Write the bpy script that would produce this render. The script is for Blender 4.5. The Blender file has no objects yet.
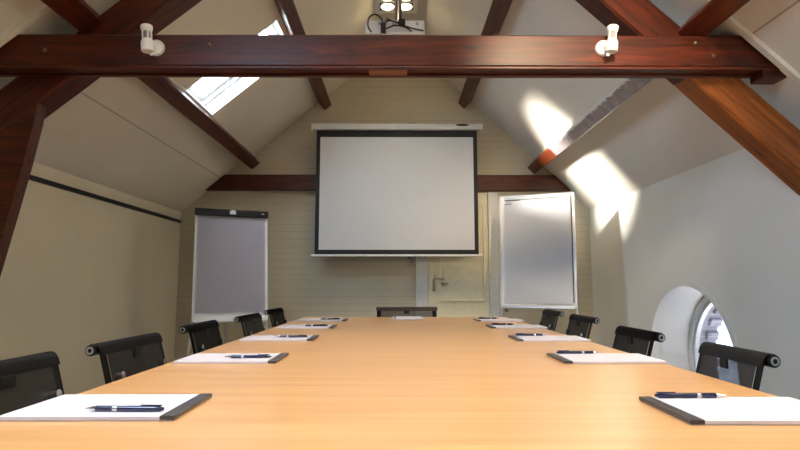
import bpy, bmesh, math, random
from mathutils import Vector, Matrix
random.seed(7)
S = bpy.context.scene
COL = S.collection
EYE = 0.98
PI = math.pi

# ------------------------------------------------------------------ materials
def new_mat(name):
    m = bpy.data.materials.new(name); m.use_nodes = True
    nt = m.node_tree; nt.nodes.clear()
    out = nt.nodes.new('ShaderNodeOutputMaterial')
    p = nt.nodes.new('ShaderNodeBsdfPrincipled')
    nt.links.new(p.outputs[0], out.inputs[0])
    return m, nt, p, out

def N(nt, kind, **kw):
    n = nt.nodes.new(kind)
    for k, v in kw.items():
        if k in n.inputs.keys(): n.inputs[k].default_value = v
        else: setattr(n, k, v)
    return n

def ramp(nt, fac, stops):
    r = nt.nodes.new('ShaderNodeValToRGB')
    el = r.color_ramp.elements
    while len(el) < len(stops): el.new(0.5)
    for e, (pos, c) in zip(el, stops):
        e.position = pos; e.color = (*c, 1) if len(c) == 3 else c
    nt.links.new(fac, r.inputs[0])
    return r.outputs[0]

def coords(nt, scale=(1, 1, 1), kind='Object'):
    tc = nt.nodes.new('ShaderNodeTexCoord')
    mp = nt.nodes.new('ShaderNodeMapping')
    mp.inputs['Scale'].default_value = scale
    nt.links.new(tc.outputs[kind], mp.inputs[0])
    return mp.outputs[0]

def math_node(nt, op, a, b=None, c=None):
    n = nt.nodes.new('ShaderNodeMath'); n.operation = op
    for i, v in enumerate((a, b, c)):
        if v is None: continue
        if isinstance(v, (int, float)): n.inputs[i].default_value = v
        else: nt.links.new(v, n.inputs[i])
    return n.outputs[0]

def mix_col(nt, fac, a, b):
    n = nt.nodes.new('ShaderNodeMix'); n.data_type = 'RGBA'
    ins = [n.inputs[0], n.inputs[6], n.inputs[7]]
    for i, v in zip(ins, (fac, a, b)):
        if isinstance(v, (int, float)): i.default_value = v
        elif isinstance(v, tuple): i.default_value = (*v, 1)
        else: nt.links.new(v, i)
    return n.outputs[2]

def bump(nt, p, height, strength=.2, dist=.01):
    b = nt.nodes.new('ShaderNodeBump')
    b.inputs['Strength'].default_value = strength
    b.inputs['Distance'].default_value = dist
    nt.links.new(height, b.inputs['Height'])
    nt.links.new(b.outputs[0], p.inputs['Normal'])

def plain(name, col, rough=.5, metal=0, spec=.5, var=.06, nscale=30, coat=0, bumps=0):
    m, nt, p, _ = new_mat(name)
    v = coords(nt)
    n = N(nt, 'ShaderNodeTexNoise', Scale=nscale, Detail=3.0)
    nt.links.new(v, n.inputs['Vector'])
    a = tuple(max(0, c * (1 - var)) for c in col); b = tuple(min(1, c * (1 + var)) for c in col)
    nt.links.new(ramp(nt, n.outputs[0], [(.3, a), (.7, b)]), p.inputs['Base Color'])
    p.inputs['Roughness'].default_value = rough
    p.inputs['Metallic'].default_value = metal
    p.inputs['Specular IOR Level'].default_value = spec
    p.inputs['Coat Weight'].default_value = coat
    if bumps: bump(nt, p, n.outputs[0], bumps, .003)
    return m

def wood(name, dark, light, scale=(3, 40, 40), rough=.3, coat=.4, knots=True, spec=.5):
    m, nt, p, _ = new_mat(name)
    v = coords(nt, scale)
    n = N(nt, 'ShaderNodeTexNoise', Scale=1.0, Detail=6.0, Roughness=.6, Distortion=.6)
    nt.links.new(v, n.inputs['Vector'])
    c = ramp(nt, n.outputs[0], [(.28, dark), (.55, tuple((a + b) / 2 for a, b in zip(dark, light))), (.75, light)])
    if knots:
        v2 = coords(nt, (2.2, 7, 7))
        k = N(nt, 'ShaderNodeTexVoronoi', Scale=1.6)
        nt.links.new(v2, k.inputs['Vector'])
        kf = ramp(nt, k.outputs['Distance'], [(.05, (1, 1, 1)), (.16, (0, 0, 0))])
        c = mix_col(nt, math_node(nt, 'MULTIPLY', kf, .75), c, tuple(d * .25 for d in dark))
    nt.links.new(c, p.inputs['Base Color'])
    p.inputs['Roughness'].default_value = rough
    p.inputs['Coat Weight'].default_value = coat
    p.inputs['Specular IOR Level'].default_value = spec
    p.inputs['Coat Roughness'].default_value = .3
    bump(nt, p, n.outputs[0], .25, .004)
    return m

def wall_paint(name, col, seam_x=None, boards=0.0, seam_end=99.0):
    m, nt, p, _ = new_mat(name)
    v = coords(nt)
    n = N(nt, 'ShaderNodeTexNoise', Scale=1.6, Detail=5.0)
    nt.links.new(v, n.inputs['Vector'])
    a = tuple(c * .95 for c in col); b = tuple(min(1, c * 1.04) for c in col)
    c = ramp(nt, n.outputs[0], [(.3, a), (.7, b)])
    sx = nt.nodes.new('ShaderNodeSeparateXYZ'); nt.links.new(v, sx.inputs[0])
    f = N(nt, 'ShaderNodeTexNoise', Scale=90.0, Detail=2.0)
    nt.links.new(v, f.inputs['Vector'])
    hgt = math_node(nt, 'MULTIPLY', f.outputs[0], .15)
    if seam_x is not None:
        d = math_node(nt, 'ABSOLUTE', math_node(nt, 'SUBTRACT', sx.outputs[0], seam_x))
        s = math_node(nt, 'MULTIPLY', math_node(nt, 'LESS_THAN', d, .0035), math_node(nt, 'LESS_THAN', sx.outputs[1], seam_end))
        c = mix_col(nt, math_node(nt, 'MULTIPLY', s, .6), c, tuple(q * .25 for q in col))
    if boards:
        fr = math_node(nt, 'FRACT', math_node(nt, 'DIVIDE', sx.outputs[2], boards))
        s = math_node(nt, 'LESS_THAN', fr, .09)
        c = mix_col(nt, math_node(nt, 'MULTIPLY', s, .22), c, tuple(q * .3 for q in col))
        hgt = math_node(nt, 'ADD', hgt, math_node(nt, 'MULTIPLY', s, -1.0))
    nt.links.new(c, p.inputs['Base Color'])
    p.inputs['Roughness'].default_value = .6
    p.inputs['Specular IOR Level'].default_value = .3
    bump(nt, p, hgt, .25, .004)
    return m

def emit(name, col, strength):
    m = bpy.data.materials.new(name); m.use_nodes = True
    nt = m.node_tree; nt.nodes.clear()
    out = nt.nodes.new('ShaderNodeOutputMaterial'); e = nt.nodes.new('ShaderNodeEmission')
    e.inputs[0].default_value = (*col, 1); e.inputs[1].default_value = strength
    nt.links.new(e.outputs[0], out.inputs[0]); return m

def glass(name):
    m = bpy.data.materials.new(name); m.use_nodes = True
    nt = m.node_tree; nt.nodes.clear()
    out = nt.nodes.new('ShaderNodeOutputMaterial')
    t = nt.nodes.new('ShaderNodeBsdfTransparent'); g = nt.nodes.new('ShaderNodeBsdfGlossy')
    g.inputs['Roughness'].default_value = .03
    mx = nt.nodes.new('ShaderNodeMixShader'); mx.inputs[0].default_value = .06
    nt.links.new(t.outputs[0], mx.inputs[1]); nt.links.new(g.outputs[0], mx.inputs[2])
    nt.links.new(mx.outputs[0], out.inputs[0]); return m

def net(name, col, open_frac):
    m, nt, p, out = new_mat(name)
    v = coords(nt, (260, 260, 260))
    n = N(nt, 'ShaderNodeTexNoise', Scale=1.0, Detail=1.0)
    nt.links.new(v, n.inputs['Vector'])
    nt.links.new(ramp(nt, n.outputs[0], [(.3, tuple(c * .7 for c in col)), (.7, tuple(c * 1.3 for c in col))]), p.inputs['Base Color'])
    p.inputs['Roughness'].default_value = .55
    t = nt.nodes.new('ShaderNodeBsdfTransparent')
    mx = nt.nodes.new('ShaderNodeMixShader'); mx.inputs[0].default_value = open_frac
    nt.links.new(p.outputs[0], mx.inputs[1]); nt.links.new(t.outputs[0], mx.inputs[2])
    nt.links.new(mx.outputs[0], out.inputs[0])
    return m

def brick(name):
    m, nt, p, _ = new_mat(name)
    b = N(nt, 'ShaderNodeTexBrick', Scale=4.0)
    b.inputs['Color1'].default_value = (.30, .29, .33, 1); b.inputs['Color2'].default_value = (.22, .21, .25, 1)
    b.inputs['Mortar'].default_value = (.38, .38, .40, 1)
    v = coords(nt); sx = nt.nodes.new('ShaderNodeSeparateXYZ'); nt.links.new(v, sx.inputs[0])
    cx = nt.nodes.new('ShaderNodeCombineXYZ')
    nt.links.new(math_node(nt, 'ADD', sx.outputs[0], sx.outputs[1]), cx.inputs[0]); nt.links.new(sx.outputs[2], cx.inputs[1])
    nt.links.new(cx.outputs[0], b.inputs['Vector'])
    nt.links.new(b.outputs[0], p.inputs['Base Color']); p.inputs['Roughness'].default_value = .85
    return m

CREAM = (.74, .67, .51)
M = dict(
    wall=wall_paint('cream_wall_paint', CREAM),
    wall_r=wall_paint('cream_wall_paint_daylit', (.74, .73, .68)),  # the room's cream, cool daylight mixed into the colour
    boards=wall_paint('cream_board_cladding', (.56, .50, .37), boards=.078),
    ceil_l=wall_paint('ceiling_panel_paint', (.72, .66, .53), seam_x=-1.925),
    ceil_r=wall_paint('ceiling_panel_paint_daylit', (.74, .71, .64), seam_x=1.717, seam_end=2.48),  # left slope's paint greyed, daylight from the roof windows put into the colour
    trim=plain('cream_trim_paint', (.78, .73, .60), .45),
    white=plain('white_paint', (.82, .82, .80), .4),
    door=plain('cream_door_paint', (.76, .70, .50), .35),
    frame_grey=plain('pale_grey_frame_paint', (.68, .68, .64), .4),
    carpet=plain('grey_carpet', (.18, .17, .16), .95, nscale=120, var=.3, bumps=.5),
    beam=wood('mahogany_stain', (.016, .0025, .0012), (.135, .021, .004), rough=.42, coat=.12, spec=.3),
    beam_pale=wood('mahogany_stain_pale', (.12, .028, .004), (.46, .135, .022), rough=.45, coat=.15, spec=.3),  # paler, more orange stain for the brace and groove filler
    groove=plain('groove_shadow_stain', (.02, .006, .004), .6),
    table=wood('beech_laminate', (.62, .32, .12), (.80, .47, .20), scale=(1.6, 30, 30), rough=.28, coat=.25, knots=False),
    edge=wood('beech_edge_band', (.50, .28, .12), (.64, .38, .18), rough=.4, coat=0, knots=False),
    black=plain('black_plastic', (.008, .008, .009), .4, spec=.35),
    vinyl=plain('black_vinyl_trim', (.007, .007, .007), .6, spec=.25, bumps=.2),
    chrome=plain('chrome', (.75, .75, .76), .15, metal=1, var=.02),
    alu=plain('brushed_aluminium', (.62, .63, .65), .35, metal=1, var=.03),
    net=net('black_chair_mesh', (.016, .015, .014), .05),
    net_open=net('open_chair_mesh', (.03, .026, .024), .26),
    brownroll=plain('brown_roll_vinyl', (.07, .045, .038), .5),
    paper=plain('white_paper', (.66, .62, .67), .7, spec=.2, var=.01),
    film=plain('white_flip_paper', (.88, .90, .94), .42, spec=.6, var=.01),
    card=plain('grey_backing_card', (.42, .38, .38), .7),
    strip=plain('dark_binding_strip', (.055, .048, .05), .35),
    pen=plain('navy_pen_lacquer', (.012, .012, .05), .2, coat=.5),
    screen=plain('matt_white_screen', (.62, .63, .64), .85, spec=.1, var=.01),
    screenblack=plain('screen_black_border', (.012, .012, .015), .7),
    case=plain('screen_case_enamel', (.66, .66, .64), .35),
    board=plain('whiteboard_enamel', (.80, .80, .78), .25, var=.01),
    proj=plain('projector_shell', (.78, .77, .74), .4, var=.02),
    fix=plain('spot_white_enamel', (.82, .80, .76), .3, var=.01),
    clear=plain('spot_clear_glass', (.30, .29, .27), .1),
    brass=plain('tarnished_bolt_metal', (.22, .14, .08), .4, metal=1),
    handle=plain('bronze_handle_metal', (.30, .24, .16), .3, metal=1),
    well=plain('dark_lamp_tray', (.03, .018, .012), .6),
    glass=glass('window_glass'),
    brick=brick('outside_brick'),
    bulb=emit('lit_reflector_lamp', (1.0, .80, .50), 14.0),
)
# varnish of the lower right purlin, sky reflection painted grey-lilac, with scraped white paint along one edge
def sheen_flakes():
    m = wood('varnish_sheen_and_flakes', (.022, .0035, .0015), (.20, .036, .007), rough=.32, coat=.4)
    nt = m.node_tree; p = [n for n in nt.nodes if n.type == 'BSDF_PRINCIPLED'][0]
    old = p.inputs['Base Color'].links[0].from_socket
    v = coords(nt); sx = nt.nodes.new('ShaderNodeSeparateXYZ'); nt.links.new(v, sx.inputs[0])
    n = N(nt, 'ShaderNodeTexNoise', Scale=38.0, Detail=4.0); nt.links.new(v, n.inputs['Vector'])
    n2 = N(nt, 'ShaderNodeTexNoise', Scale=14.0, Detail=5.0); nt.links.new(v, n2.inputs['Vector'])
    # painted sky reflection, with the flakes, between the tie beam and the back wall (along local x)
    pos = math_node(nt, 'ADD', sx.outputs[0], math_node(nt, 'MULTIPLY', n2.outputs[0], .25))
    sheen_stretch = math_node(nt, 'MULTIPLY', math_node(nt, 'GREATER_THAN', pos, 5.15), math_node(nt, 'LESS_THAN', pos, 7.45))
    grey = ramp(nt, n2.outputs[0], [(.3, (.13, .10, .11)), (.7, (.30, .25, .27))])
    c = mix_col(nt, sheen_stretch, old, grey)
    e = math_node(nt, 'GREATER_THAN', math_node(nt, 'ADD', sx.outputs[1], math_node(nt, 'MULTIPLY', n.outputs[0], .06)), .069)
    nt.links.new(mix_col(nt, math_node(nt, 'MULTIPLY', e, sheen_stretch), c, (.7, .68, .64)), p.inputs['Base Color'])
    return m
M['sheen_flakes'] = sheen_flakes()

# ------------------------------------------------------------------ mesh helpers
def link(name, bm, mats, parent=None, smooth=False):
    me = bpy.data.meshes.new(name)
    bmesh.ops.recalc_face_normals(bm, faces=bm.faces)
    bm.to_mesh(me); bm.free()
    for m in (mats if isinstance(mats, (list, tuple)) else [mats]): me.materials.append(m)
    if smooth:
        for p in me.polygons: p.use_smooth = True
        try: me.set_sharp_from_angle(angle=math.radians(40))
        except Exception: pass
    o = bpy.data.objects.new(name, me); COL.objects.link(o)
    if parent is not None: o.parent = parent
    return o

def box(bm, lo, hi, bev=0.0, mat=0, M4=None):
    r = bmesh.ops.create_cube(bm, size=1)
    vs = r['verts']
    for v in vs:
        v.co = Vector([(lo[i] + hi[i]) / 2 + v.co[i] * (hi[i] - lo[i]) for i in range(3)])
    fs = {f for v in vs for f in v.link_faces}
    for f in fs: f.material_index = mat
    if bev:
        es = {e for v in vs for e in v.link_edges}
        g = bmesh.ops.bevel(bm, geom=list(es), offset=bev, segments=2, affect='EDGES', profile=.6)
        vs = list({v for f in g['faces'] for v in f.verts} | {v for v in vs if v.is_valid})
        for f in g['faces']: f.material_index = mat
    if M4 is not None:
        for v in vs: v.co = M4 @ v.co
    return vs

def tube(bm, pts, r, seg=12, mat=0, closed=False, cap=True):
    pts = [Vector(p) for p in pts]; n = len(pts); rings = []
    rr = r if isinstance(r, (list, tuple)) else [r] * n
    prev = None
    for i, p in enumerate(pts):
        a = pts[i - 1] if (i > 0 or closed) else p
        b = pts[(i + 1) % n] if (i < n - 1 or closed) else p
        t = (b - a).normalized()
        if prev is None:
            up = Vector((0, 0, 1)) if abs(t.z) < .9 else Vector((1, 0, 0))
            x = t.cross(up).normalized()
        else:
            x = (prev - t * prev.dot(t)).normalized()
        prev = x; y = t.cross(x)
        rings.append([bm.verts.new(p + (x * math.cos(2 * PI * k / seg) + y * math.sin(2 * PI * k / seg)) * rr[i]) for k in range(seg)])
    m = n if closed else n - 1
    for i in range(m):
        A, B = rings[i], rings[(i + 1) % n]
        for k in range(seg):
            f = bm.faces.new((A[k], A[(k + 1) % seg], B[(k + 1) % seg], B[k])); f.material_index = mat
    if cap and not closed:
        bm.faces.new(rings[0]).material_index = mat
        bm.faces.new(list(reversed(rings[-1]))).material_index = mat
    return rings

def lathe(bm, prof, seg=24, M4=None, mat=0):
    rings = []
    for r, z in prof:
        rings.append([bm.verts.new(Vector((r * math.cos(2 * PI * k / seg), r * math.sin(2 * PI * k / seg), z))) for k in range(seg)] if r > 1e-5 else [bm.verts.new((0, 0, z))])
    for A, B in zip(rings, rings[1:]):
        for k in range(seg):
            a, b = A[k % len(A)], A[(k + 1) % len(A)]; c, d = B[(k + 1) % len(B)], B[k % len(B)]
            vs = []
            for q in (a, b, c, d):
                if q not in vs: vs.append(q)
            if len(vs) > 2: bm.faces.new(vs).material_index = mat
    if M4 is not None:
        for R in rings:
            for v in R: v.co = M4 @ v.co
    return rings

def prism(bm, poly, axis, a, b, mat=0):
    """extrude a 2D polygon along axis (0,1,2) from a to b"""
    def P(q, t):
        c = list(q); c.insert(axis, t); return bm.verts.new(c)
    A = [P(q, a) for q in poly]; B = [P(q, b) for q in poly]
    n = len(poly)
    bm.faces.new(A).material_index = mat; bm.faces.new(list(reversed(B))).material_index = mat
    for i in range(n):
        bm.faces.new((A[i], B[i], B[(i + 1) % n], A[(i + 1) % n])).material_index = mat

def thing(name, label, cat, loc=(0, 0, 0), rot=(0, 0, 0), group=None):
    o = bpy.data.objects.new(name, None); COL.objects.link(o)
    o.empty_display_size = .1
    o.location = loc; o.rotation_euler = rot
    tag(o, label, cat, group); return o

def tag(o, label, cat, group=None):
    o['label'] = label; o['category'] = cat
    if group: o['group'] = group
    return o

def struct(name, bm, m, parent=None, smooth=False, label=None):
    o = link(name, bm, m, parent, smooth)
    if parent is None: o['kind'] = 'structure'
    if label: o['label'] = label
    return o

def struct_empty(name, loc=(0, 0, 0)):
    o = bpy.data.objects.new(name, None); COL.objects.link(o); o.location = loc
    o['kind'] = 'structure'; return o

def dup(root):
    r = root.copy(); COL.objects.link(r)
    for ch in list(root.children):
        c = ch.copy(); COL.objects.link(c); c.parent = r
        for g in list(ch.children):
            d = g.copy(); COL.objects.link(d); d.parent = c
    return r

def frame_matrix(origin, xdir, zdir):
    x = Vector(xdir).normalized(); z = Vector(zdir); z = (z - x * z.dot(x)).normalized(); y = z.cross(x)
    m = Matrix((x, y, z)).transposed().to_4x4(); m.translation = Vector(origin); return m

def beam_bm(L, w, h, bev=.008, wob=.0):
    """box along local x (0..L), y -w/2..w/2, z -h/2..h/2, cut into segments, slightly uneven"""
    bm = bmesh.new(); n = max(2, int(L / .25)); rings = []
    for i in range(n + 1):
        j = lambda: random.uniform(-wob, wob)
        x = L * i / n; a, b, c = w / 2, h / 2, bev
        pr = [(-a + c, -b), (a - c, -b), (a, -b + c), (a, b - c), (a - c, b), (-a + c, b), (-a, b - c), (-a, -b + c)]
        jy, jz = j(), j()
        rings.append([bm.verts.new((x, y + jy, z + jz)) for y, z in pr])
    for A, B in zip(rings, rings[1:]):
        for k in range(8): bm.faces.new((A[k], A[(k + 1) % 8], B[(k + 1) % 8], B[k]))
    bm.faces.new(rings[0]); bm.faces.new(list(reversed(rings[-1])))
    return bm

# ------------------------------------------------------------------ room shell
XL, XR = -2.366, 2.114
YB, YF = 5.80, -2.4
ZL, ZR = EYE + .80, EYE + .83
ML, MR = .836, .955
def roofL(x): return ZL + ML * (x - XL)
def roofR(x): return ZR + MR * (XR - x)
XA = (ZR + MR * XR - ZL + ML * XL) / (ML + MR)
ZA = roofL(XA)
uL = Vector((1, 0, ML)).normalized(); nL = Vector((-ML, 0, 1)).normalized()     # up-slope, outward normal
uR = Vector((-1, 0, MR)).normalized(); nR = Vector((MR, 0, 1)).normalized()
TH = .26

bm = bmesh.new(); box(bm, (XL - .6, YF - .2, -.2), (XR + .6, YB + .2, 0)); struct('floor', bm, M['carpet'])
bm = bmesh.new(); box(bm, (XL - .3, YF - .1, 0), (XL, YB + .1, ZL)); struct('wall_left', bm, M['wall'])
for nm, y0, y1, mt in (('wall_back', YB, YB + .15, M['boards']), ('wall_front', YF - .15, YF, M['wall'])):
    bm = bmesh.new()
    prism(bm, [(XL - .3, 0), (XR + .3, 0), (XR + .3, roofR(XR) + .1), (XR, ZR + .03), (XA, ZA + .05), (XL, ZL + .03), (XL - .3, ZL + .1)], 1, y0, y1)
    struct(nm, bm, mt)

# right wall with an arched opening
WC, WR, WZ, SILL = 3.94, .575, EYE - .004 - .575, .12
T_IN, T_OUT = .36, .52
def arch_pts(r, n=40):
    return [(WC + r * math.cos(PI * k / n), WZ + r * math.sin(PI * k / n)) for k in range(n + 1)]
def arch_wall(bm, x0, x1, r, top, ya, yb, sill, mat=0):
    P = arch_pts(r); rows = [(WC + r, sill)] + P + [(WC - r, sill)]
    def V(x, q): return bm.verts.new((x, q[0], q[1]))
    fr = {}
    for x in (x0, x1):
        for a, b in zip(P, P[1:]):
            bm.faces.new((V(x, a), V(x, b), V(x, (b[0], top)), V(x, (a[0], top))))
        for y0, y1, z0, z1 in ((ya, WC - r, 0, top), (WC + r, yb, 0, top), (WC - r, WC + r, 0, sill)):
            bm.faces.new((V(x, (y0, z0)), V(x, (y1, z0)), V(x, (y1, z1)), V(x, (y0, z1))))
    for a, b in zip(rows, rows[1:]):
        bm.faces.new((V(x0, a), V(x1, a), V(x1, b), V(x0, b)))
    a, b = rows[-1], rows[0]
    bm.faces.new((V(x0, a), V(x1, a), V(x1, b), V(x0, b)))
    bm.faces.new((V(x0, (ya, top)), V(x1, (ya, top)), V(x1, (yb, top)), V(x0, (yb, top))))
    bmesh.ops.remove_doubles(bm, verts=bm.verts, dist=1e-5)
bm = bmesh.new(); arch_wall(bm, XR, XR + T_IN, WR, ZR, YF - .1, YB + .1, SILL); struct('wall_right', bm, M['wall_r'])
bm = bmesh.new(); arch_wall(bm, XR + T_IN + .001, XR + T_OUT, WR - .035, ZR, YF - .1, YB + .1, SILL - .02)
# quoin teeth of the brick outer reveal
for k in range(13):
    a0, a1 = PI * (k + .1) / 13, PI * (k + .62) / 13
    r0, r1 = WR - .035, WR - .065
    q = [(WC + r * math.cos(a), WZ + r * math.sin(a)) for r, a in ((r0, a0), (r0, a1), (r1, a1), (r1, a0))]
    prism(bm, q, 0, XR + T_IN + .07, XR + T_OUT - .002)
for s in (-1, 1):
    for k in range(3):
        z = SILL + .01 + k * .1
        y = WC + s * (WR - .05)
        box(bm, (XR + T_IN + .07, y - .015, z), (XR + T_OUT - .002, y + .015, z + .055))
struct('wall_right_outer', bm, M['brick'])
bm = bmesh.new(); box(bm, (XR + .30, YF - 18, ZR + .25), (XR + .62, YB + 24, 12.5)); struct('wall_right_sun_blocker', bm, M['brick'])  # added wall out of view, keeps sun off the facade beyond the arch
# plaster band round the arch
bm = bmesh.new()
Pi, Po = arch_pts(WR - .001), arch_pts(WR + .045)
for (a, b), (c, d) in zip(zip(Pi, Pi[1:]), zip(Po, Po[1:])):
    prism(bm, [a, b, d, c], 0, XR - .004, XR - .0005)
bmesh.ops.remove_doubles(bm, verts=bm.verts, dist=1e-5)
struct('trim_1', bm, M['wall_r'])
# arched window: frame, pane, glazing bar
w2 = struct_empty('window_2', (XR + T_IN, WC, SILL))
def arch_ring(bm, r0, r1, x0, x1, bottom):
    A = [(WC + r0, bottom)] + arch_pts(r0) + [(WC - r0, bottom)]; B = [(WC + r1, bottom)] + arch_pts(r1) + [(WC - r1, bottom)]
    for (a, b), (c, d) in zip(zip(A, A[1:]), zip(B, B[1:])):
        prism(bm, [(p[0] - WC, p[1] - SILL) for p in (a, b, d, c)], 0, x0, x1)
    box(bm, (x0, -r0, bottom - SILL), (x1, r0, bottom - SILL + (r0 - r1)))
    bmesh.ops.remove_doubles(bm, verts=bm.verts, dist=1e-5)
bm = bmesh.new(); arch_ring(bm, WR - .002, WR - .045, -.05, -.001, SILL + .001); struct('window_frame', bm, M['frame_grey'], w2)
bm = bmesh.new(); arch_ring(bm, WR - .046, WR - .075, -.035, .0, SILL + .045); struct('sash', bm, M['frame_grey'], w2)
bm = bmesh.new()
A = [(p[0] - WC, p[1] - SILL) for p in [(WC + WR - .07, SILL + .07)] + arch_pts(WR - .07) + [(WC - WR + .07, SILL + .07)]]
prism(bm, A, 0, -.022, -.016); struct('pane', bm, M['glass'], w2)

# roof slopes
SKY = (-1.615, -.915, 3.86, 4.44)     # x low, x high, y near, y far
def slab(bm, roof, n, xa, xb, ya, yb):
    a = Vector((xa, 0, roof(xa))); b = Vector((xb, 0, roof(xb)))
    prism(bm, [(p.x, p.z) for p in (a, b, b + n * TH, a + n * TH)], 1, ya, yb)
bm = bmesh.new()
x0, x1, y0, y1 = SKY
SKIES = [(-.85, .8), (y0, y1)]
ext = .25
slab(bm, roofL, nL, XL - ext, x0, YF - .1, YB + .1)
slab(bm, roofL, nL, x1, XA, YF - .1, YB + .1)
ya = YF - .1
for yy in SKIES + [(YB + .1, 0)]:
    slab(bm, roofL, nL, x0, x1, ya, yy[0]); ya = yy[1]
struct('ceiling_left', bm, M['ceil_l'])
bm = bmesh.new(); slab(bm, roofR, nR, XR + ext + .25, XA, YF - .1, YB + .1); struct('ceiling_right', bm, M['ceil_r'])
bm = bmesh.new(); box(bm, (XA - .3, YF - .1, ZA + .22), (XA + .3, YB + .1, ZA + .42)); struct('ceiling_ridge_cap', bm, M['ceil_l'])

# roof window
cx = (x0 + x1) / 2
hl = (x1 - x0) / 2 / uL.x
def ring(bm, lx, wy, t, z0, z1):
    box(bm, (-lx, -wy, z0), (lx, -wy + t, z1)); box(bm, (-lx, wy - t, z0), (lx, wy, z1))
    box(bm, (-lx, -wy + t, z0), (-lx + t, wy - t, z1)); box(bm, (lx - t, -wy + t, z0), (lx, wy - t, z1))
def roof_window(name, ya, yb):
    hw = (yb - ya) / 2
    w1 = struct_empty(name); w1.matrix_world = frame_matrix((cx, (ya + yb) / 2, roofL(cx)), uL, nL)   # local x up-slope, y along room, z outward
    bm = bmesh.new(); ring(bm, hl - .002, hw - .002, .035, .10, .20); struct('window_frame', bm, M['white'], w1)
    bm = bmesh.new(); ring(bm, hl - .04, hw - .04, .04, .13, .175); struct('sash', bm, M['white'], w1)
    bm = bmesh.new(); box(bm, (-hl + .07, -hw + .07, .150), (hl - .07, hw - .07, .156)); struct('pane', bm, M['glass'], w1)
    bm = bmesh.new(); tube(bm, [(hl - .06, -.14, .108), (hl - .085, -.14, .10), (hl - .085, .14, .10), (hl - .06, .14, .108)], .008); struct('handle_bar', bm, M['alu'], w1, True)
    bm = bmesh.new(); ring(bm, hl - .0005, hw - .0005, .006, -.004, .10); struct('lining', bm, M['white'], w1)
roof_window('window_1', *SKIES[1]); roof_window('window_3', *SKIES[0])

# trim: battens along the ceiling panel edge at the truss, and beside the purlins
TY0, TY1 = 2.50, 2.62        # tie beam front / back
def slope_batten(name, roof, n, u, xa, xb, ya, yb, t):
    bm = bmesh.new()
    a = Vector((xa, 0, roof(xa))); b = Vector((xb, 0, roof(xb)))
    prism(bm, [(p.x, p.z) for p in (a, b, b - n * t, a - n * t)], 1, ya, yb); struct(name, bm, M['trim'])
slope_batten('trim_2', roofR, nR, uR, 2.10, .1, TY0 - .055, TY0 - .022, .022)
slope_batten('trim_3', roofL, nL, uL, -2.34, 0, TY0 - .055, TY0 - .022, .022)

# purlins: x of the low and high edges on the slope
def purlin(name, roof, n, u, xlow, wid, dep, mat, label, rev):
    p = Vector((xlow, 0, roof(xlow))) + u * (wid / 2) - n * (dep / 2 - .012)
    o = link(name, beam_bm(YB - YF - .02, wid, dep, .008, .0015), mat)
    o.matrix_world = frame_matrix((p.x, YF + .01, p.z), (0, 1, 0), n)
    tag(o, label, 'purlin', 'roof purlins'); return o
purlin('roof_purlin', roofL, nL, uL, -1.685, .115, .14, M['beam'], 'dark red-brown purlin running below the roof window on the left slope', 0)
purlin('roof_purlin', roofL, nL, uL, -.885, .10, .13, M['beam'], 'dark red-brown purlin high on the left slope above the roof window', 0)
purlin('roof_purlin', roofR, nR, uR, .835, .10, .13, M['beam'], 'dark brown purlin high on the right slope, clear of the sun patch', 1)
purlin('roof_purlin', roofR, nR, uR, 1.61, .115, .14, M['sheen_flakes'], 'purlin with painted-in grey sky sheen and flaked white paint low on the right slope', 1)
k = 4
for roof, n, u, xs in ((roofL, nL, uL, -1.685 + .115 * uL.x), (roofR, nR, uR, 1.61 + .115 * uR.x), (roofR, nR, uR, .835 + .1 * uR.x), (roofL, nL, uL, -.885 + .1 * uL.x)):
    a = Vector((xs, 0, roof(xs))); b = a + u * .02
    bm = bmesh.new(); prism(bm, [(p.x, p.z) for p in (a, b, b - n * .022, a - n * .022)], 1, TY1 + .17, YB - .001)
    struct('trim_%d' % k, bm, M['trim']); k += 1

# truss: rafters, tie beam, leg, back tie beam
def rafter(name, roof, n, u, xfoot, xtop, mat, label, cut='fa'):
    a = Vector((xfoot, 0, roof(xfoot))); c = a - n * .176
    L = (xtop - xfoot) / u.x
    o = link(name, beam_bm(L, .15, .185, .012, .003), mat)
    mw = frame_matrix((c.x, TY1 + .065, c.z), u, n); o.matrix_world = mw
    xw = XL + .026 if xfoot < 0 else XR - .006; xm = XA - .004 if xfoot < 0 else XA + .004
    for v in o.data.vertices:
        w = mw @ v.co
        if 'f' in cut and v.co.x < .01: v.co.x += (xw - w.x) / u.x
        if 'a' in cut and v.co.x > L - .01: v.co.x += (xm - w.x) / u.x
    tag(o, label, 'beam'); return o
rafter('principal_rafter', roofL, nL, uL, -2.24, -.07, M['beam'], 'dark diagonal rafter of the near truss rising at the left')
xj = 1.668
rafter('principal_rafter', roofR, nR, uR, xj, .17, M['beam'], 'dark diagonal rafter of the near truss rising at the right above the tie beam', 'a')
rafter('truss_brace', roofR, nR, uR, 2.02, xj + .004, M['beam_pale'], 'orange-brown diagonal brace below the right end of the tie beam', 'f')
ZT0, ZT1 = EYE + 1.052, EYE + 1.226
tie = thing('tie_beam', 'long reddish-brown tie beam across the room in the foreground, carrying two white spots', 'beam', (0, 0, 0))
tx0, tx1 = -2.06, 1.915
L = tx1 - tx0
o = link('timber', beam_bm(L, TY1 - TY0, ZT1 - ZT0 - .012, .007, .001), M['beam'], tie)
o.matrix_local = frame_matrix((tx0, (TY0 + TY1) / 2, (ZT0 + ZT1) / 2 + .006), (1, 0, 0), (0, 0, 1))
def cut_to_slopes(o, mw):
    for v in o.data.vertices:
        w = mw @ v.co
        if w.x < -1.5: w.x = max(w.x, XL + (w.z - ZL) / ML + .012)
        if w.x > 1.5: w.x = min(w.x, XR - (w.z - ZR) / MR - .012)
        v.co = mw.inverted() @ w
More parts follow.
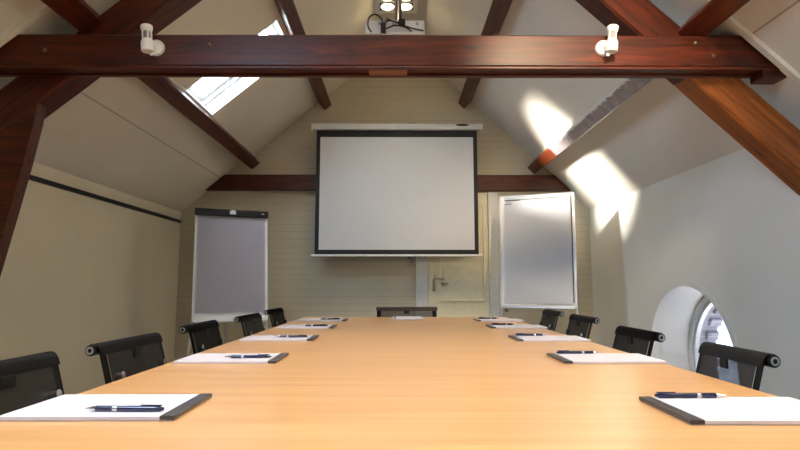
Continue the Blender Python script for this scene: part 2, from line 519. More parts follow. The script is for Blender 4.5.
cut_to_slopes(o, o.matrix_local.copy())
bm = bmesh.new()
box(bm, (0, -.060, -.006), (L, -.040, .007), .003); box(bm, (0, .034, -.006), (L, .060, .007), .003)
o = link('lip', bm, M['beam'], tie); o.location = (tx0, (TY0 + TY1) / 2, ZT0 + .006)
bm = bmesh.new(); box(bm, (0, -.039, -.004), (.19, .033, .007), .002)
o = link('groove_filler', bm, M['beam_pale'], tie); o.location = (-.14, (TY0 + TY1) / 2, ZT0 + .006)
bm = bmesh.new(); box(bm, (0, -.05, -.03), (.13, .055, .02), .008)
o = link('tenon', bm, M['beam'], tie); o.location = (1.80, (TY0 + TY1) / 2, ZT0 - .005)
for bx, bz in ((1.47, .135), (1.555, .07), (-1.72, .09), (-.92, .12)):
    bm = bmesh.new(); lathe(bm, [(0, .009), (.006, .008), (.011, .003), (.012, 0)], 12, Matrix.Translation((bx, TY0 + .001, ZT0 + bz)) @ Matrix.Rotation(PI / 2, 4, 'X'))
    link('bolt', bm, M['brass'], tie, True)
# leg under the left rafter
bm = bmesh.new()
zt = EYE + .955
R_ = [(-1.805, zt), (-1.825, 1.80), (-1.86, 1.60), (-1.91, 1.35), (-1.98, 1.02), (-2.06, .5), (-2.12, 0)]
Lf = [(x - .24, z) for x, z in R_]; Lf[0] = (-1.96, zt)
prism(bm, [(x, z) for x, z in R_] + list(reversed(Lf)), 1, TY1 - .005, TY1 + .065)
bmesh.ops.bevel(bm, geom=[e for e in bm.edges if abs(e.verts[0].co.y - e.verts[1].co.y) < 1e-4], offset=.008, segments=1, affect='EDGES')
tag(link('timber_post', bm, M['beam']), 'dark slanting timber post from the rafter to the floor at left edge', 'post')
# back tie beam on the wall
bt = link('wall_beam', beam_bm(4.3, .085, .172, .006, .001), M['beam'])
bt.matrix_world = frame_matrix((-2.25, YB - .044, EYE + 1.115), (1, 0, 0), (0, 0, 1))
tag(bt, 'red-brown timber beam along the back wall behind the projection screen', 'beam')
# the beam's ends are cut to the slopes
me = bt.data
for v in me.vertices:
    w = bt.matrix_world @ v.co
    if w.x < -1: w.x = max(w.x, XL + (w.z - ZL) / ML + .012)
    if w.x > 1: w.x = min(w.x, XR - (w.z - ZR) / MR - .012)
    v.co = bt.matrix_world.inverted() @ w

# picture rail on left wall, sockets
bm = bmesh.new(); box(bm, (XL + .0005, YF + .3, EYE + .674), (XL + .022, YB - .03, EYE + .706), .004)
tag(link('hanging_rail', bm, M['black']), 'thin black hanging rail along the left wall below the slope', 'rail')

# ------------------------------------------------------------------ door in the back wall
d1 = struct_empty('door_1', (.66, YB, 0))
def dbox(name, lo, hi, m, bev=.004, parent=d1):
    bm = bmesh.new(); box(bm, lo, hi, bev); return struct(name, bm, M[m], parent)
dbox('jamb', (-.455, -.035, 0), (-.325, -.001, 2.0), 'frame_grey')
dbox('jamb', (.335, -.035, 0), (.44, -.001, 2.0), 'frame_grey')
bm = bmesh.new()
W0, W1 = -.322, .332
box(bm, (W0, -.022, .01), (W1, -.002, 1.99), .002)
struct('door_leaf', bm, M['door'], d1)
for z0, z1 in ((.10, .66), (.81, 1.86)):
    bm = bmesh.new(); xa, xb = W0 + .125, W1 - .04
    for lo, hi in (((xa, -.034, z0), (xb, -.0215, z0 + .018)), ((xa, -.034, z1 - .018), (xb, -.0215, z1)),
                   ((xa, -.034, z0 + .018), (xa + .018, -.0215, z1 - .018)), ((xb - .018, -.034, z0 + .018), (xb, -.0215, z1 - .018))):
        box(bm, lo, hi, .004)
    struct('panel_moulding', bm, M['door'], d1)
bm = bmesh.new()
box(bm, (W0 + .045, -.030, .92), (W0 + .075, -.0215, 1.10), .003)
tube(bm, [(W0 + .06, -.028, 1.055), (W0 + .06, -.075, 1.055), (W0 + .075, -.08, 1.055), (W0 + .16, -.08, 1.05)], .009, 10)
tube(bm, [(W0 + .06, -.028, .965), (W0 + .06, -.036, .965)], .01, 10)
h = struct('door_handle', bm, M['handle'], d1, True)
bm = bmesh.new()
tube(bm, [(W0 + .165, -.022, 1.0), (W0 + .165, -.045, 1.0)], .006, 8); tube(bm, [(W0 + .14, -.045, 1.0), (W0 + .21, -.045, 1.0)], .006, 8)
struct('latch', bm, M['handle'], d1, True)

def wall_thing(name, label, cat, lo, hi, m, extra=None):
    t = thing(name, label, cat, ((lo[0] + hi[0]) / 2, hi[1], lo[2]))
    bm = bmesh.new(); c = t.location
    box(bm, [a - b for a, b in zip(lo, c)], [a - b for a, b in zip(hi, c)], .004); link('back_plate', bm, M[m], t)
    return t
t = wall_thing('wall_switch', 'small brown-grey switch box on back wall under the screen', 'switch', (.115, YB - .03, EYE + .215), (.205, YB - .001, EYE + .30), 'card')
bm = bmesh.new(); box(bm, (-.02, -.038, .03), (.02, -.028, .065), .003); link('rocker', bm, M['handle'], t)
t = wall_thing('blank_wall_plate', 'small cream blanking plate on gable wall just above the screen case', 'wall plate', (.125, YB - .012, EYE + 1.80), (.21, YB - .001, EYE + 1.93), 'boards')

# ------------------------------------------------------------------ projection screen
SY = 5.60
sc_ = thing('projection_screen', 'large white pull-down projection screen with black border on back wall', 'projection screen', (0, SY, EYE))
def sx(px): return (px - 397) / 533.3 * SY
bm = bmesh.new(); box(bm, (-.915, -.04, 1.662), (.905, .05, 1.728), .012); link('case', bm, M['case'], sc_, True)
for x in (-.918, .904):
    bm = bmesh.new(); box(bm, (x, -.042, 1.658), (x + .014, .052, 1.732), .006); link('end_cap', bm, M['white'], sc_)
for x in (-.7, .7):
    bm = bmesh.new(); box(bm, (x - .02, .05, 1.68), (x + .02, YB - SY - .001, 1.71), .003); link('bracket', bm, M['white'], sc_)
bm = bmesh.new(); lathe(bm, [(0, .002), (.05, .002), (.055, 0), (0, 0)], 20, Matrix.Translation((.70, -.0405, 1.711)) @ Matrix.Rotation(PI / 2, 4, 'X') @ Matrix.Scale(.22, 4, (0, 1, 0)) @ Matrix.Scale(1.35, 4, (1, 0, 0))); link('badge', bm, M['black'], sc_)
xl, xr, zt_, zb_ = -.866, .860, 1.662, .325
bm = bmesh.new()
iw = (xl + .042, xr - .042, zb_ + .048, zt_ - .075)
for lo, hi in (((xl, -.003, zb_), (iw[0], .003, zt_)), ((iw[1], -.003, zb_), (xr, .003, zt_)), ((iw[0], -.003, zb_), (iw[1], .003, iw[2])), ((iw[0], -.003, iw[3]), (iw[1], .003, zt_))): box(bm, lo, hi)
link('border', bm, M['screenblack'], sc_)
bm = bmesh.new(); box(bm, (iw[0], -.002, iw[2]), (iw[1], .002, iw[3])); link('screen_fabric', bm, M['screen'], sc_)
bm = bmesh.new(); box(bm, (xl - .035, -.012, zb_ - .022), (xr + .045, .012, zb_), .005); link('bottom_bar', bm, M['white'], sc_)
bm = bmesh.new(); tube(bm, [(.13, 0, zb_ - .022), (.13, 0, zb_ - .05)], .006, 8); link('pull_cord', bm, M['black'], sc_)

# ------------------------------------------------------------------ flip charts
def flip_chart(label, base, yaw, lean, W, H, style):
    """base = centre of the board's lower edge; board faces local -Y"""
    root = thing('flip_chart', label, 'flip chart', (base[0], base[1], 0), (0, 0, yaw))
    z0 = base[2]
    T = Matrix.Translation((0, 0, z0)) @ Matrix.Rotation(-lean, 4, 'X')
    def part(name, m, fn, smooth=False, sub=None):
        bm = bmesh.new(); fn(bm)
        for v in bm.verts: v.co = T @ v.co
        return link(name, bm, M[m], sub or root, smooth)
    w = W / 2
    part('board', 'board', lambda b: box(b, (-w, 0, 0), (w, .02, H), .004))
    def fr(b):
        t = .016
        box(b, (-w - t, -.006, -t), (-w, .026, H + t), .003); box(b, (w, -.006, -t), (w + t, .026, H + t), .003)
        box(b, (-w, -.006, H), (w, .026, H + t), .003); box(b, (-w, -.006, -t), (w, .026, 0), .003)
    part('board_frame', 'alu' if style == 'right' else 'white', fr)
    pw = w - (.012 if style == 'left' else .028)
    pl = .055 if style == 'left' else .02
    def pad(b, curl):
        nx, nz = 14, 30
        vs = []
        for j in range(nz + 1):
            z = pl + (H - .035 - pl) * j / nz
            row = []
            for i in range(nx + 1):
                x = -pw + 2 * pw * i / nx
                f = 1 - j / nz
                y = -.010 - curl * (f ** 1.5) * (.5 + .5 * math.sin(z * 9 + x * 4)) - .004 * math.sin(z * 17 + x * 7) * f * (curl > .005)
                row.append(b.verts.new((x, y, z)))
            vs.append(row)
        for j in range(nz):
            for i in range(nx): b.faces.new((vs[j][i], vs[j][i + 1], vs[j + 1][i + 1], vs[j + 1][i]))
        bmesh.ops.solidify(b, geom=list(b.faces), thickness=.006)
    part('paper_pad', 'paper' if style == 'left' else 'film', lambda b: pad(b, .003 if style == 'left' else .018), True)
    if style == 'left':
        c = part('clamp_bar', 'black', lambda b: box(b, (-w - .02, -.035, H - .045), (w + .02, .0, H + .018), .006))
        part('clamp_badge', 'alu', lambda b: box(b, (-.025, -.038, H - .03), (.03, -.0345, H + .004), .002), sub=c)
        part('clamp_badge', 'alu', lambda b: box(b, (w - .045, -.038, H - .018), (w - .02, -.0345, H - .008), .001), sub=c)
    else:
        c = part('clamp_bar', 'alu', lambda b: box(b, (-w + .03, -.022, H - .03), (w - .03, -.004, H - .004), .004))
        part('clamp_line', 'black', lambda b: (box(b, (-w + .035, -.0235, H - .036), (-w + .18, -.016, H - .031)), box(b, (-w + .035, -.0235, H - .072), (-w + .10, -.016, H - .067))), sub=c)
        part('edge_gap', 'strip', lambda b: box(b, (w - .018, -.0035, .03), (w - .008, .001, H - .02)))
    part('pen_tray', 'white' if style == 'left' else 'alu', lambda b: (box(b, (-w, -.055, -.028), (w, .002, -.017), .003), box(b, (-w, -.058, -.028), (w, -.052, -.004), .002)))
    legs = [((-w + .03, .035, z0 - .02), (-w - .06, -.06, .012)), ((w - .03, .035, z0 - .02), (w + .06, -.06, .012)), ((0, .05, z0 + H * .6), (0, .58, .012))]
    for a, b in legs:
        bm = bmesh.new(); aa = T @ Vector((a[0], .034, H * .55 if a[0] else H * .6))
        tube(bm, [aa, Vector(b)], .013, 10); l = link('leg', bm, M['alu'], root, True)
        bm = bmesh.new(); lathe(bm, [(0, -.012), (.019, -.012), (.019, .02), (.014, .03), (0, .03)], 12, Matrix.Translation(b)); link('rubber_foot', bm, M['black'], l, True)
    if style == 'right':
        bm = bmesh.new(); lathe(bm, [(0, 0), (.018, 0), (.018, .03), (.012, .036), (0, .036)], 14, Matrix.Translation((-w + .05, -.012, z0 - .045)) @ Matrix.Rotation(PI / 2, 4, 'X')); link('clamp_knob', bm, M['handle'], root, True)
    return root
flip_chart('flip chart with black clamp bar and blank white sheet, by the left wall', (-1.475, 4.80, EYE - .295), math.radians(24), math.radians(9), .615, .985, 'left')
flip_chart('aluminium-framed flip chart with curling white sheet, right of the door', (1.295, 4.95, EYE - .185), math.radians(-23), math.radians(5), .665, 1.04, 'right')

# ------------------------------------------------------------------ table
TZ = EYE - .237
tx_a, tx_b, ty_a, ty_b = -.705, .822, .38, 4.09
tb = thing('conference_table', 'long beech conference table set with notepads and pens', 'table', ((tx_a + tx_b) / 2, (ty_a + ty_b) / 2, 0))
hx, hy = (tx_b - tx_a) / 2, (ty_b - ty_a) / 2
bm = bmesh.new(); box(bm, (-hx + .004, -hy + .004, TZ - .028), (hx - .004, hy - .004, TZ), .002); link('tabletop', bm, M['table'], tb)
bm = bmesh.new()
for lo, hi in (((-hx, -hy, TZ - .028), (-hx + .0038, hy, TZ - .0008)), ((hx - .0038, -hy, TZ - .028), (hx, hy, TZ - .0008)),
               ((-hx + .0038, -hy, TZ - .028), (hx - .0038, -hy + .0038, TZ - .0008)), ((-hx + .0038, hy - .0038, TZ - .028), (hx - .0038, hy, TZ - .0008))): box(bm, lo, hi)
link('edge_band', bm, M['edge'], tb)
bm = bmesh.new()
for x in (-.25, .25): box(bm, (x - .025, -hy + .3, TZ - .07), (x + .025, hy - .3, TZ - .0285), .003)
link('under_rail', bm, M['alu'], tb)
for y in (-1.35, 0, 1.35):
    for x in (-.25, .25):
        bm = bmesh.new(); tube(bm, [(x, y, TZ - .07), (x, y, .03)], .03, 16)
        box(bm, (x - .06 if x > 0 else x - .25, y - .035, .002), (x + .25 if x > 0 else x + .06, y + .035, .03), .006)
        link('leg', bm, M['alu'], tb, True)

# ------------------------------------------------------------------ chairs
def rowpath(): return [(.245, .395), (.24, .43), (.215, .447), (.15, .445), (0, .43), (-.13, .422), (-.19, .432), (-.235, .47), (-.262, .54), (-.29, .64), (-.312, .72), (-.328, .775), (-.336, .795)]
CW = .188
def sheet(bm, path, w0, w1, th):
    vs = []
    for x, z in path: vs.append([bm.verts.new((x, w0 + (w1 - w0) * i / 4, z)) for i in range(5)])
    for A, B in zip(vs, vs[1:]):
        for i in range(4): bm.faces.new((A[i], A[i + 1], B[i + 1], B[i]))
    bmesh.ops.solidify(bm, geom=list(bm.faces), thickness=th)
def make_chair(mesh_mat, roll_mat, CW=.188):
    t = thing('conference_chair', '', 'chair')
    P = rowpath()
    bm = bmesh.new(); sheet(bm, P[:8], -CW + .03, CW - .03, .004); link('seat', bm, M[mesh_mat], t, True)
    bm = bmesh.new(); sheet(bm, P[7:12], -CW + .03, CW - .03, .004); bk = link('backrest', bm, M[mesh_mat], t, True)
    # opaque hem under the roll
    hem = [(-.3235, .764), (-.329, .780), (-.336, .790), (-.345, .7945), (-.356, .794), (-.364, .788), (-.367, .778), (-.363, .767), (-.354, .762)]
    bm = bmesh.new(); sheet(bm, hem, -CW, CW, .005); link('top_roll', bm, M[roll_mat], t, True)
    bm = bmesh.new(); box(bm, (-.3185, -.022, .742), (-.3125, .02, .767), .002); link('label_tab', bm, M['vinyl'], bk)
    bm = bmesh.new(); tube(bm, [(-.352, -CW - .006, .778), (-.352, CW + .006, .778)], .0145, 16); rb = link('roll_tube', bm, M['black'], t, True)
    for s in (-1, 1):
        bm = bmesh.new()
        lathe(bm, [(.006, 0), (.0105, 0), (.0105, .003), (.006, .003), (.006, 0)], 16, Matrix.Translation((-.352, s * (CW + .007) - (.003 if s < 0 else 0), .778)) @ Matrix.Rotation(-PI / 2, 4, 'X') if s > 0 else Matrix.Translation((-.352, -CW - .007, .778)) @ Matrix.Rotation(PI / 2, 4, 'X'))
        link('end_cap', bm, M['alu'], rb, True)
        bm = bmesh.new()
        sheet(bm, [(x - .003, z - .003) for x, z in P], s * (CW - .034), s * CW, .012); link('side_rail', bm, M['vinyl'], t, True)
    for x, z in ((-.285, .60), (.02, .405)):
        bm = bmesh.new(); tube(bm, [(x - .02, -CW + .01, z), (x - .035, -CW * .5, z), (x - .035, CW * .5, z), (x - .02, CW - .01, z)], .011, 12)
        link('spreader', bm, M['chrome'], t, True)
    for s in (-1, 1):
        bm = bmesh.new(); lathe(bm, [(0, .0), (.011, .0), (.011, .028), (.007, .034), (0, .034)], 12, Matrix.Translation((-.287, s * (CW - .055), .705)) @ Matrix.Rotation(-PI / 2 - .25, 4, 'Y')); link('rail_stud', bm, M['chrome'], t, True)
    bm = bmesh.new(); tube(bm, [(-.30, -CW + .02, .665), (-.323, -CW * .6, .66), (-.323, CW * .6, .66), (-.30, CW - .02, .665)], .007, 10); link('back_stay', bm, M['chrome'], t, True)
    bm = bmesh.new(); tube(bm, [(0, 0, .405), (0, 0, .30), (0, 0, .299), (0, 0, .09)], [.028, .028, .022, .022], 16); link('column', bm, M['chrome'], t, True)
    for k in range(5):
        a = 2 * PI * k / 5 + .3; c, s = math.cos(a), math.sin(a)
        bm = bmesh.new(); tube(bm, [(c * .015, s * .015, .115), (c * .15, s * .15, .10), (c * .275, s * .275, .075)], [.024, .018, .013], 10)
        lg = link('base_leg', bm, M['alu'], t, True)
        bm = bmesh.new()
        d = Vector((-s, c, 0))
        for q in (-1, 1):
            ctr = Vector((c * .28, s * .28, .026)) + d * .012 * q
            tube(bm, [ctr - d * .007, ctr + d * .007], .026, 16)
        tube(bm, [(c * .272, s * .272, .08), (c * .272, s * .272, .035)], .006, 8)
        link('castor', bm, M['black'], lg, True)
    return t
chair = make_chair('net', 'vinyl')
roll = -.352
spots = [  # side, near roll end y, x of the roll (middle), rotation, label
    (-1, 1.165, -.875, 0, 1, 'black mesh chair nearest the camera on the left, cut off by the photo edge'),
    (-1, 1.70, -.858, -1, 1, 'black mesh chair on the left side, second from the camera, before the bare wall'),
    (-1, 2.39, -.885, 1, 1, 'black mesh chair on the left side, third from the camera'),
    (-1, 3.03, -.85, -2, 1, 'black mesh chair on the left side, in front of the left flip chart sheet'),
    (-1, 3.78, -.88, -2, 1, 'black mesh chair on the left side, farthest from the camera'),
    (1, 1.43, .912, 1, .74, 'black mesh chair nearest the camera on the right, in front of the arched window'),
    (1, 2.03, .925, 0, .86, 'black mesh chair second from the camera on the right, left of the arched window'),
    (1, 2.92, 1.03, 0, .95, 'black mesh chair on the right side, third from the camera, below the wall shadow'),
    (1, 3.56, 1.05, 0, .95, 'black mesh chair on the right side, farthest, under the right flip chart'),
]
for i, (s, y, xr_, rz, ws, lab) in enumerate(spots):
    o = chair if i == 0 else dup(chair)
    xr_ -= s * .015
    a = math.radians(rz) if s < 0 else PI - math.radians(rz)
    o.rotation_euler = (0, 0, a)
    off = Matrix.Rotation(a, 3, 'Z') @ Vector((roll, 0, 0))
    o.location = (xr_ - off.x, y - off.y, 0)
    o.scale = (1, ws, 1.03)
    o['label'] = lab; o['group'] = 'chairs along the table sides'
ec = make_chair('net_open', 'brownroll', .238)
ec.location = (.078, 4.33 + roll, 0); ec.scale = (1, 1, 1.02); ec.rotation_euler = (0, 0, -PI / 2)
ec['label'] = 'mesh chair with brown top roll at the far head of the table'

# ------------------------------------------------------------------ notepads and pens
PL, PD = .285, .195
def make_pad():
    t = thing('notepad', '', 'notepad')     # local: strip at x=0, sheets to +x; y 0..PD near to far
    bm = bmesh.new(); box(bm, (.002, .0, 0), (PL + .027, PD, .0016)); link('backing_card', bm, M['card'], t)
    bm = bmesh.new(); box(bm, (.0255, .0, .0016), (PL + .027, PD, .0075), .0004); link('paper', bm, M['paper'], t)
    bm = bmesh.new(); box(bm, (0, -.001, .0016), (.0255, PD + .001, .0092), .002); link('binding_strip', bm, M['strip'], t)
    return t
def make_pen():
    t = thing('pen', '', 'pen')              # local: axis x, tip at +x, resting at z=0
    R = Matrix.Translation((0, 0, .0052)) @ Matrix.Rotation(PI / 2, 4, 'Y')
    bm = bmesh.new(); lathe(bm, [(0, 0), (.003, 0), (.0036, .004), (.0048, .008), (.0052, .03), (.0052, .085)], 16, R); link('barrel', bm, M['pen'], t, True)
    bm = bmesh.new(); lathe(bm, [(.0052, .085), (.0055, .086), (.0055, .0885), (.0052, .089), (.0052, .0905), (.0055, .091), (.0055, .093), (.0052, .0935)], 16, R); link('ring', bm, M['chrome'], t, True)
    bm = bmesh.new(); lathe(bm, [(.0052, .0935), (.005, .125)], 16, R); link('grip', bm, M['pen'], t, True)
    bm = bmesh.new(); lathe(bm, [(.005, .125), (.0042, .13), (.0016, .142), (.0008, .146), (0, .146)], 16, R); link('tip', bm, M['chrome'], t, True)
    bm = bmesh.new(); box(bm, (.003, -.0017, .0102), (.042, .0017, .0122), .0006); link('clip', bm, M['pen'], t)
    return t
pad0, pen0 = make_pad(), make_pen()
order = ['nearest the camera', 'second from the camera', 'third from the camera', 'fourth from the camera', 'farthest']
idx = 0
for side, xs, ys in ((-1, (-.392, -.368, -.36, -.35, -.34), (.972, 1.66, 2.32, 2.98, 3.58)), (1, (.500, .508, .512, .520, .530), (.938, 1.65, 2.30, 2.98, 3.56))):
    for i, (x, y) in enumerate(zip(xs, ys)):
        p = pad0 if idx == 0 else dup(pad0)
        word = 'left' if side < 0 else 'right'
        p['label'] = 'white notepad with dark binding strip on the table, %s side, %s' % (word, order[i]); p['group'] = 'notepads along the table sides'
        if side < 0:
            p.location = (x, y + PD, TZ + .0004); p.rotation_euler = (0, 0, PI)
        else:
            p.location = (x, y, TZ + .0004); p.rotation_euler = (0, 0, 0)
        q = pen0 if idx == 0 else dup(pen0)
        q['label'] = 'dark blue pen with silver tip on the %s-side notepad %s' % (word, order[i]); q['group'] = 'pens on the side notepads'
        if side < 0:
            q.location = (x - .021 - .004 * i - (.006 if i == 0 else 0), y + (.036, .075, .09, .08, .07)[i], TZ + .0083); q.rotation_euler = (0, 0, PI + math.radians((-2, 3, 0, 0, 0)[i]))
        else:
            q.location = (x + .022, y + (.185, .178, .178, .17, .16)[i], TZ + .0083); q.rotation_euler = (0, 0, math.radians((0, 3, 2, 0, 0)[i]))
        q.location.z = TZ + .0004 + .0092 if False else TZ + .0004 + .0076
        q.location.x += (-.007 if side < 0 else .007)
        idx += 1
p = dup(pad0); p.location = (-.03, 4.05, TZ + .0004); p.rotation_euler = (0, 0, -PI / 2); p.scale = (1, 1.08, 1)
p['label'] = 'white notepad at the far head of the table'; p.pop('group', None) if hasattr(p, 'pop') else None
q = dup(pen0); q.location = (-.012, 3.745, TZ + .008); q.rotation_euler = (0, 0, PI / 2)
q['label'] = 'dark pen on the notepad at the far head of the table'
for o in (p, q):
    if 'group' in o: del o['group']

# ------------------------------------------------------------------ spot fixtures on the tie beam
def make_spot(s):
    t = thing('beam_spotlight', '', 'spotlight')           # local origin on the beam face, -Y towards the camera
    R = Matrix.Rotation(PI / 2, 4, 'X')
    bm = bmesh.new(); lathe(bm, [(0, 0), (.047, 0), (.047, .010), (.041, .018), (0, .020)], 28, R); link('base_disc', bm, M['fix'], t, True)
    bm = bmesh.new(); tube(bm, [(0, -.018, 0), (s * .012, -.045, 0)], .010, 12); link('arm', bm, M['fix'], t, True)
    A = Matrix.Translation((s * .026, -.058, 0)) @ Matrix.Rotation(s * .10, 4, 'Y')
    bm = bmesh.new(); lathe(bm, [(0, -.046), (.030, -.046), (.034, -.042), (.034, .008), (.029, .02), (.025, .026), (0, .026)], 24, A); link('body', bm, M['fix'], t, True)
    bm = bmesh.new(); lathe(bm, [(0, .026), (.017, .026), (.017, .072), (0, .072)], 18, A); link('lamp_glass', bm, M['clear'], t, True)
    bm = bmesh.new()
    for a in (.6, 2.2, 3.74, 5.3):
        tube(bm, [A @ Vector((.023 * math.cos(a), .023 * math.sin(a), .02)), A @ Vector((.023 * math.cos(a), .023 * math.sin(a), .078))], .0045, 8)
    link('post', bm, M['fix'], t, True)
    bm = bmesh.new(); lathe(bm, [(.020, .07), (.029, .078), (.032, .09), (.032, .102), (.028, .106), (.022, .104), (.02, .09), (0, .088)], 24, A); link('cap', bm, M['fix'], t, True)
    bm = bmesh.new(); tube(bm, [(s * .006, -.03, -.03), (s * .004, -.045, -.052), (s * .004, -.055, -.06)], [.008, .007, .009], 10); link('adjuster', bm, M['fix'], t, True)
    return t
zf = (ZT0 + ZT1) / 2
t = make_spot(-1); t.scale = (.86,) * 3; t.location = (-1.175, TY0 - .0005, EYE + 1.152); t['label'] = 'small white swivel spot on left part of the tie beam, in shade'; t['group'] = 'spots on the tie beam'
t = make_spot(1); t.scale = (.86,) * 3; t.location = (1.012, TY0 - .0005, EYE + 1.155); t['label'] = 'small white swivel spot on right part of the tie beam, brightly lit'; t['group'] = 'spots on the tie beam'

# ------------------------------------------------------------------ projector
PY = 3.05
pj = thing('projector', 'white ceiling projector with ports and looped black cable above the tie beam', 'projector', (-.013, PY, EYE + 1.50))
bm = bmesh.new(); box(bm, (-.178, 0, 0), (.178, .26, .088), .012); link('housing', bm, M['proj'], pj, True)
for x, w, h in ((-.10, .05, .02), (-.02, .03, .016), (.125, .018, .018)):
    bm = bmesh.new(); box(bm, (x, -.003, .055), (x + w, .004, .055 + h), .001); link('port', bm, M['card'], pj)
bm = bmesh.new(); box(bm, (.02, -.03, .05), (.062, .002, .082), .004); link('plug', bm, M['black'], pj)
bm = bmesh.new(); box(bm, (-.085, -.035, .0), (-.055, .002, .055), .006); link('power_plug', bm, M['black'], pj)
for path in ([(-.07, -.02, .05), (-.085, -.04, .08), (-.12, -.05, .096), (-.155, -.045, .075), (-.16, -.03, .03), (-.14, -.02, 0)],
             [(-.06, -.01, .072), (-.02, -.04, .062), (.05, -.045, .03), (.11, -.03, .018), (.17, -.012, .015)],
             [(-.06, -.02, .02), (0, -.045, .03), (.06, -.045, .02), (.10, -.03, .0)], [(.04, -.02, .06), (.0, -.05, .05), (-.05, -.04, .075)]):
    cu = [Vector(p) for p in path]; pts = []
    for i in range(len(cu) - 1):
        p0, p1, p2, p3 = cu[max(i - 1, 0)], cu[i], cu[i + 1], cu[min(i + 2, len(cu) - 1)]
        for k in range(6):
            u = k / 6
            pts.append(.5 * ((2 * p1) + (p2 - p0) * u + (2 * p0 - 5 * p1 + 4 * p2 - p3) * u * u + (3 * p1 - p0 - 3 * p2 + p3) * u ** 3))
    pts.append(cu[-1])
    bm = bmesh.new(); tube(bm, pts, .0045, 8); link('cable', bm, M['black'], pj, True)
bm = bmesh.new(); tube(bm, [(.02, .12, .088), (.02, .12, 1.16)], .024, 16); link('ceiling_pole', bm, M['chrome'], pj, True)
bm = bmesh.new(); box(bm, (-.05, .05, .0885), (.09, .19, .098), .004); link('mount_plate', bm, M['alu'], pj)
bm = bmesh.new(); lens = lathe(bm, [(0, 0), (.034, 0), (.034, .02), (.028, .024), (.02, .016), (0, .016)], 20, Matrix.Translation((-.09, .259, .045)) @ Matrix.Rotation(-PI / 2, 4, 'X')); link('lens', bm, M['black'], pj, True)

# ------------------------------------------------------------------ quad ceiling lamps under the ridge
def quad(loc, label):
    t = thing('ceiling_lamp', label, 'ceiling lamp', loc, group='four-lamp boxes under the ridge')
    w = .195
    bm = bmesh.new()
    # housing: box with open bottom grid of four wells
    box(bm, (-w, -w, .02), (w, w, .11), .006); link('housing', bm, M['white'], t)
    bm = bmesh.new()
    for lo, hi in (((-w, -w, 0), (w, -w + .04, .02)), ((-w, w - .04, 0), (w, w, .02)), ((-w, -w + .04, 0), (-w + .04, w - .04, .02)), ((w - .04, -w + .04, 0), (w, w - .04, .02)), ((-.012, -w + .04, 0), (.012, w - .04, .02)), ((-w + .04, -.012, 0), (w - .04, .012, .02))): box(bm, lo, hi)
    link('trim_plate', bm, M['white'], t)
    bm = bmesh.new(); box(bm, (-w + .041, -w + .041, .012), (w - .041, w - .041, .0198)); link('lamp_tray', bm, M['well'], t)
    for x in (-.084, .084):
        for y in (-.084, .084):
            bm = bmesh.new(); lathe(bm, [(.068, .008), (.068, .0), (.062, -.003), (.060, .008), (.068, .008)], 24, Matrix.Translation((x, y, .004))); b = link('lamp_ring', bm, M['handle'], t, True)
            bm = bmesh.new(); lathe(bm, [(0, -.010), (.03, -.008), (.059, -.001), (0, .004)], 24, Matrix.Translation((x, y, .006))); link('bulb', bm, M['bulb'], b, True)
    bm = bmesh.new(); tube(bm, [(0, 0, .11), (0, 0, ZA - loc[2] - .02)], .012, 10); link('stem', bm, M['white'], t, True)
    return t
def spot_light(name, loc, target, energy, col, angle, blend, size):
    l = bpy.data.lights.new(name, 'SPOT'); l.energy = energy; l.color = col; l.spot_size = math.radians(angle); l.spot_blend = blend; l.shadow_soft_size = size
    o = bpy.data.objects.new(name, l); COL.objects.link(o); o.location = loc
    o.rotation_euler = (Vector(target) - Vector(loc)).to_track_quat('-Z', 'Y').to_euler(); return o
WARM = (1.0, .83, .62)
LAMPS = [(-.006, 4.64, EYE + 2.585), (.03, 1.25, EYE + 2.585)]
quad(LAMPS[0], 'white four-lamp ceiling box glowing above the projector')
quad(LAMPS[1], 'white four-lamp ceiling box over the near end of the table')
PW = (12, 34)
for (lx, ly, lz), e in zip(LAMPS, PW):
    for x in (-.084, .084):
        for y in (-.084, .084):
            spot_light('lamp_beam', (lx + x, ly + y, lz - .02), (lx + x * 4, ly + y * 4, 0), e, WARM, 90, .8, .05)

# spot on the right slope, above the near end of the table, lighting the truss
sxp = .95
sp = make_spot(1); sp.matrix_world = frame_matrix((sxp, .75, roofR(sxp) - .0005), (0, -1, 0), uR); sp['label'] = 'white swivel spot on the right slope nearer than the truss'
for s_ in sp.children:
    if s_.name.startswith('lamp_glass'): s_.data.materials[0] = M['bulb']
spot_light('slope_spot', (sxp - .12, .80, roofR(sxp) - .16), (1.0, TY0, EYE + 1.06), 170, (1, .78, .52), 44, 1.0, .14)

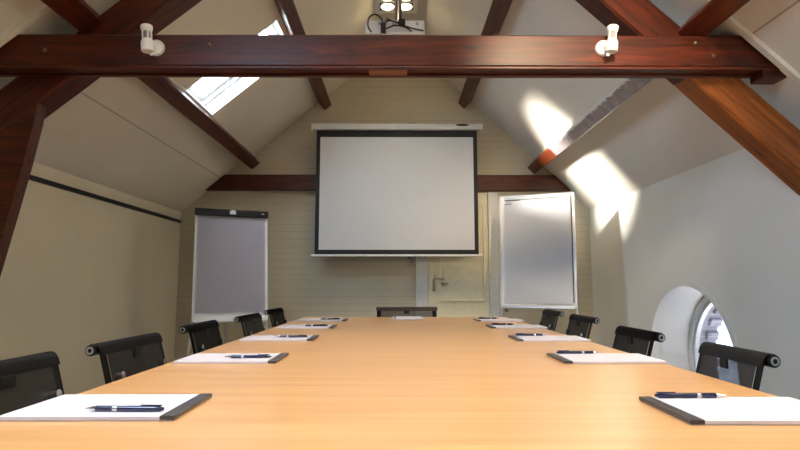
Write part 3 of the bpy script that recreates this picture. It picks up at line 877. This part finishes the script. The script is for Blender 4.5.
# ------------------------------------------------------------------ outside
bm = bmesh.new(); box(bm, (-40, -40, -4.2), (40, 40, -4)); o = struct('ground', bm, plain('pale_paving', (.45, .44, .42), .9, nscale=3))
bm = bmesh.new(); box(bm, (4.1, -26, -4), (11, 36, 13)); prism(bm, [(3.9, 13), (11.2, 13), (8, 15.5)], 1, -26.2, 36.2)
tag(link('neighbouring_building', bm, M['brick']), 'pale brick building seen through the arched window', 'building')

# ------------------------------------------------------------------ light
W = bpy.data.worlds.new('sky'); S.world = W; W.use_nodes = True
bg = W.node_tree.nodes['Background']; bg.inputs[0].default_value = (.54, .74, 1.0, 1); bg.inputs[1].default_value = 13.0
sl = bpy.data.lights.new('sun', 'SUN'); sl.energy = 40; sl.angle = math.radians(12); sl.color = (1, .93, .80)
so = bpy.data.objects.new('sun', sl); COL.objects.link(so)
so.rotation_euler = Vector((1, .27, -.215)).to_track_quat('-Z', 'Y').to_euler(); so.location = (-6, 2, 6)
def portal(name, mat, sx_, sy_):
    l = bpy.data.lights.new(name, 'AREA'); l.shape = 'RECTANGLE'; l.size = sx_; l.size_y = sy_
    l.cycles.is_portal = True
    o = bpy.data.objects.new(name, l); COL.objects.link(o); o.matrix_world = mat
for ya, yb in SKIES:
    pc = Vector((cx, (ya + yb) / 2, roofL(cx))) + nL * .19
    portal('roof_window_portal', frame_matrix(pc, uL, nL), 2 * hl, yb - ya)
portal('arched_window_portal', frame_matrix((XR + T_IN + .02, WC, (SILL + WZ + WR) / 2), (0, 1, 0), (1, 0, 0)), 2 * WR, WR + WZ - SILL)

# ------------------------------------------------------------------ camera
cam = bpy.data.cameras.new('camera'); cam.sensor_width = 36; cam.lens = 533.3 / 800 * 36; cam.clip_start = .02
co = bpy.data.objects.new('camera', cam); COL.objects.link(co)
co.location = (0, 0, EYE); co.rotation_euler = (PI / 2 + math.radians(6.472), 0, math.radians(-.322))
S.camera = co
S.view_settings.view_transform = 'Standard'; S.view_settings.look = 'None'
S.view_settings.gamma = 1; S.view_settings.use_curve_mapping = False; S.view_settings.exposure = 1.0
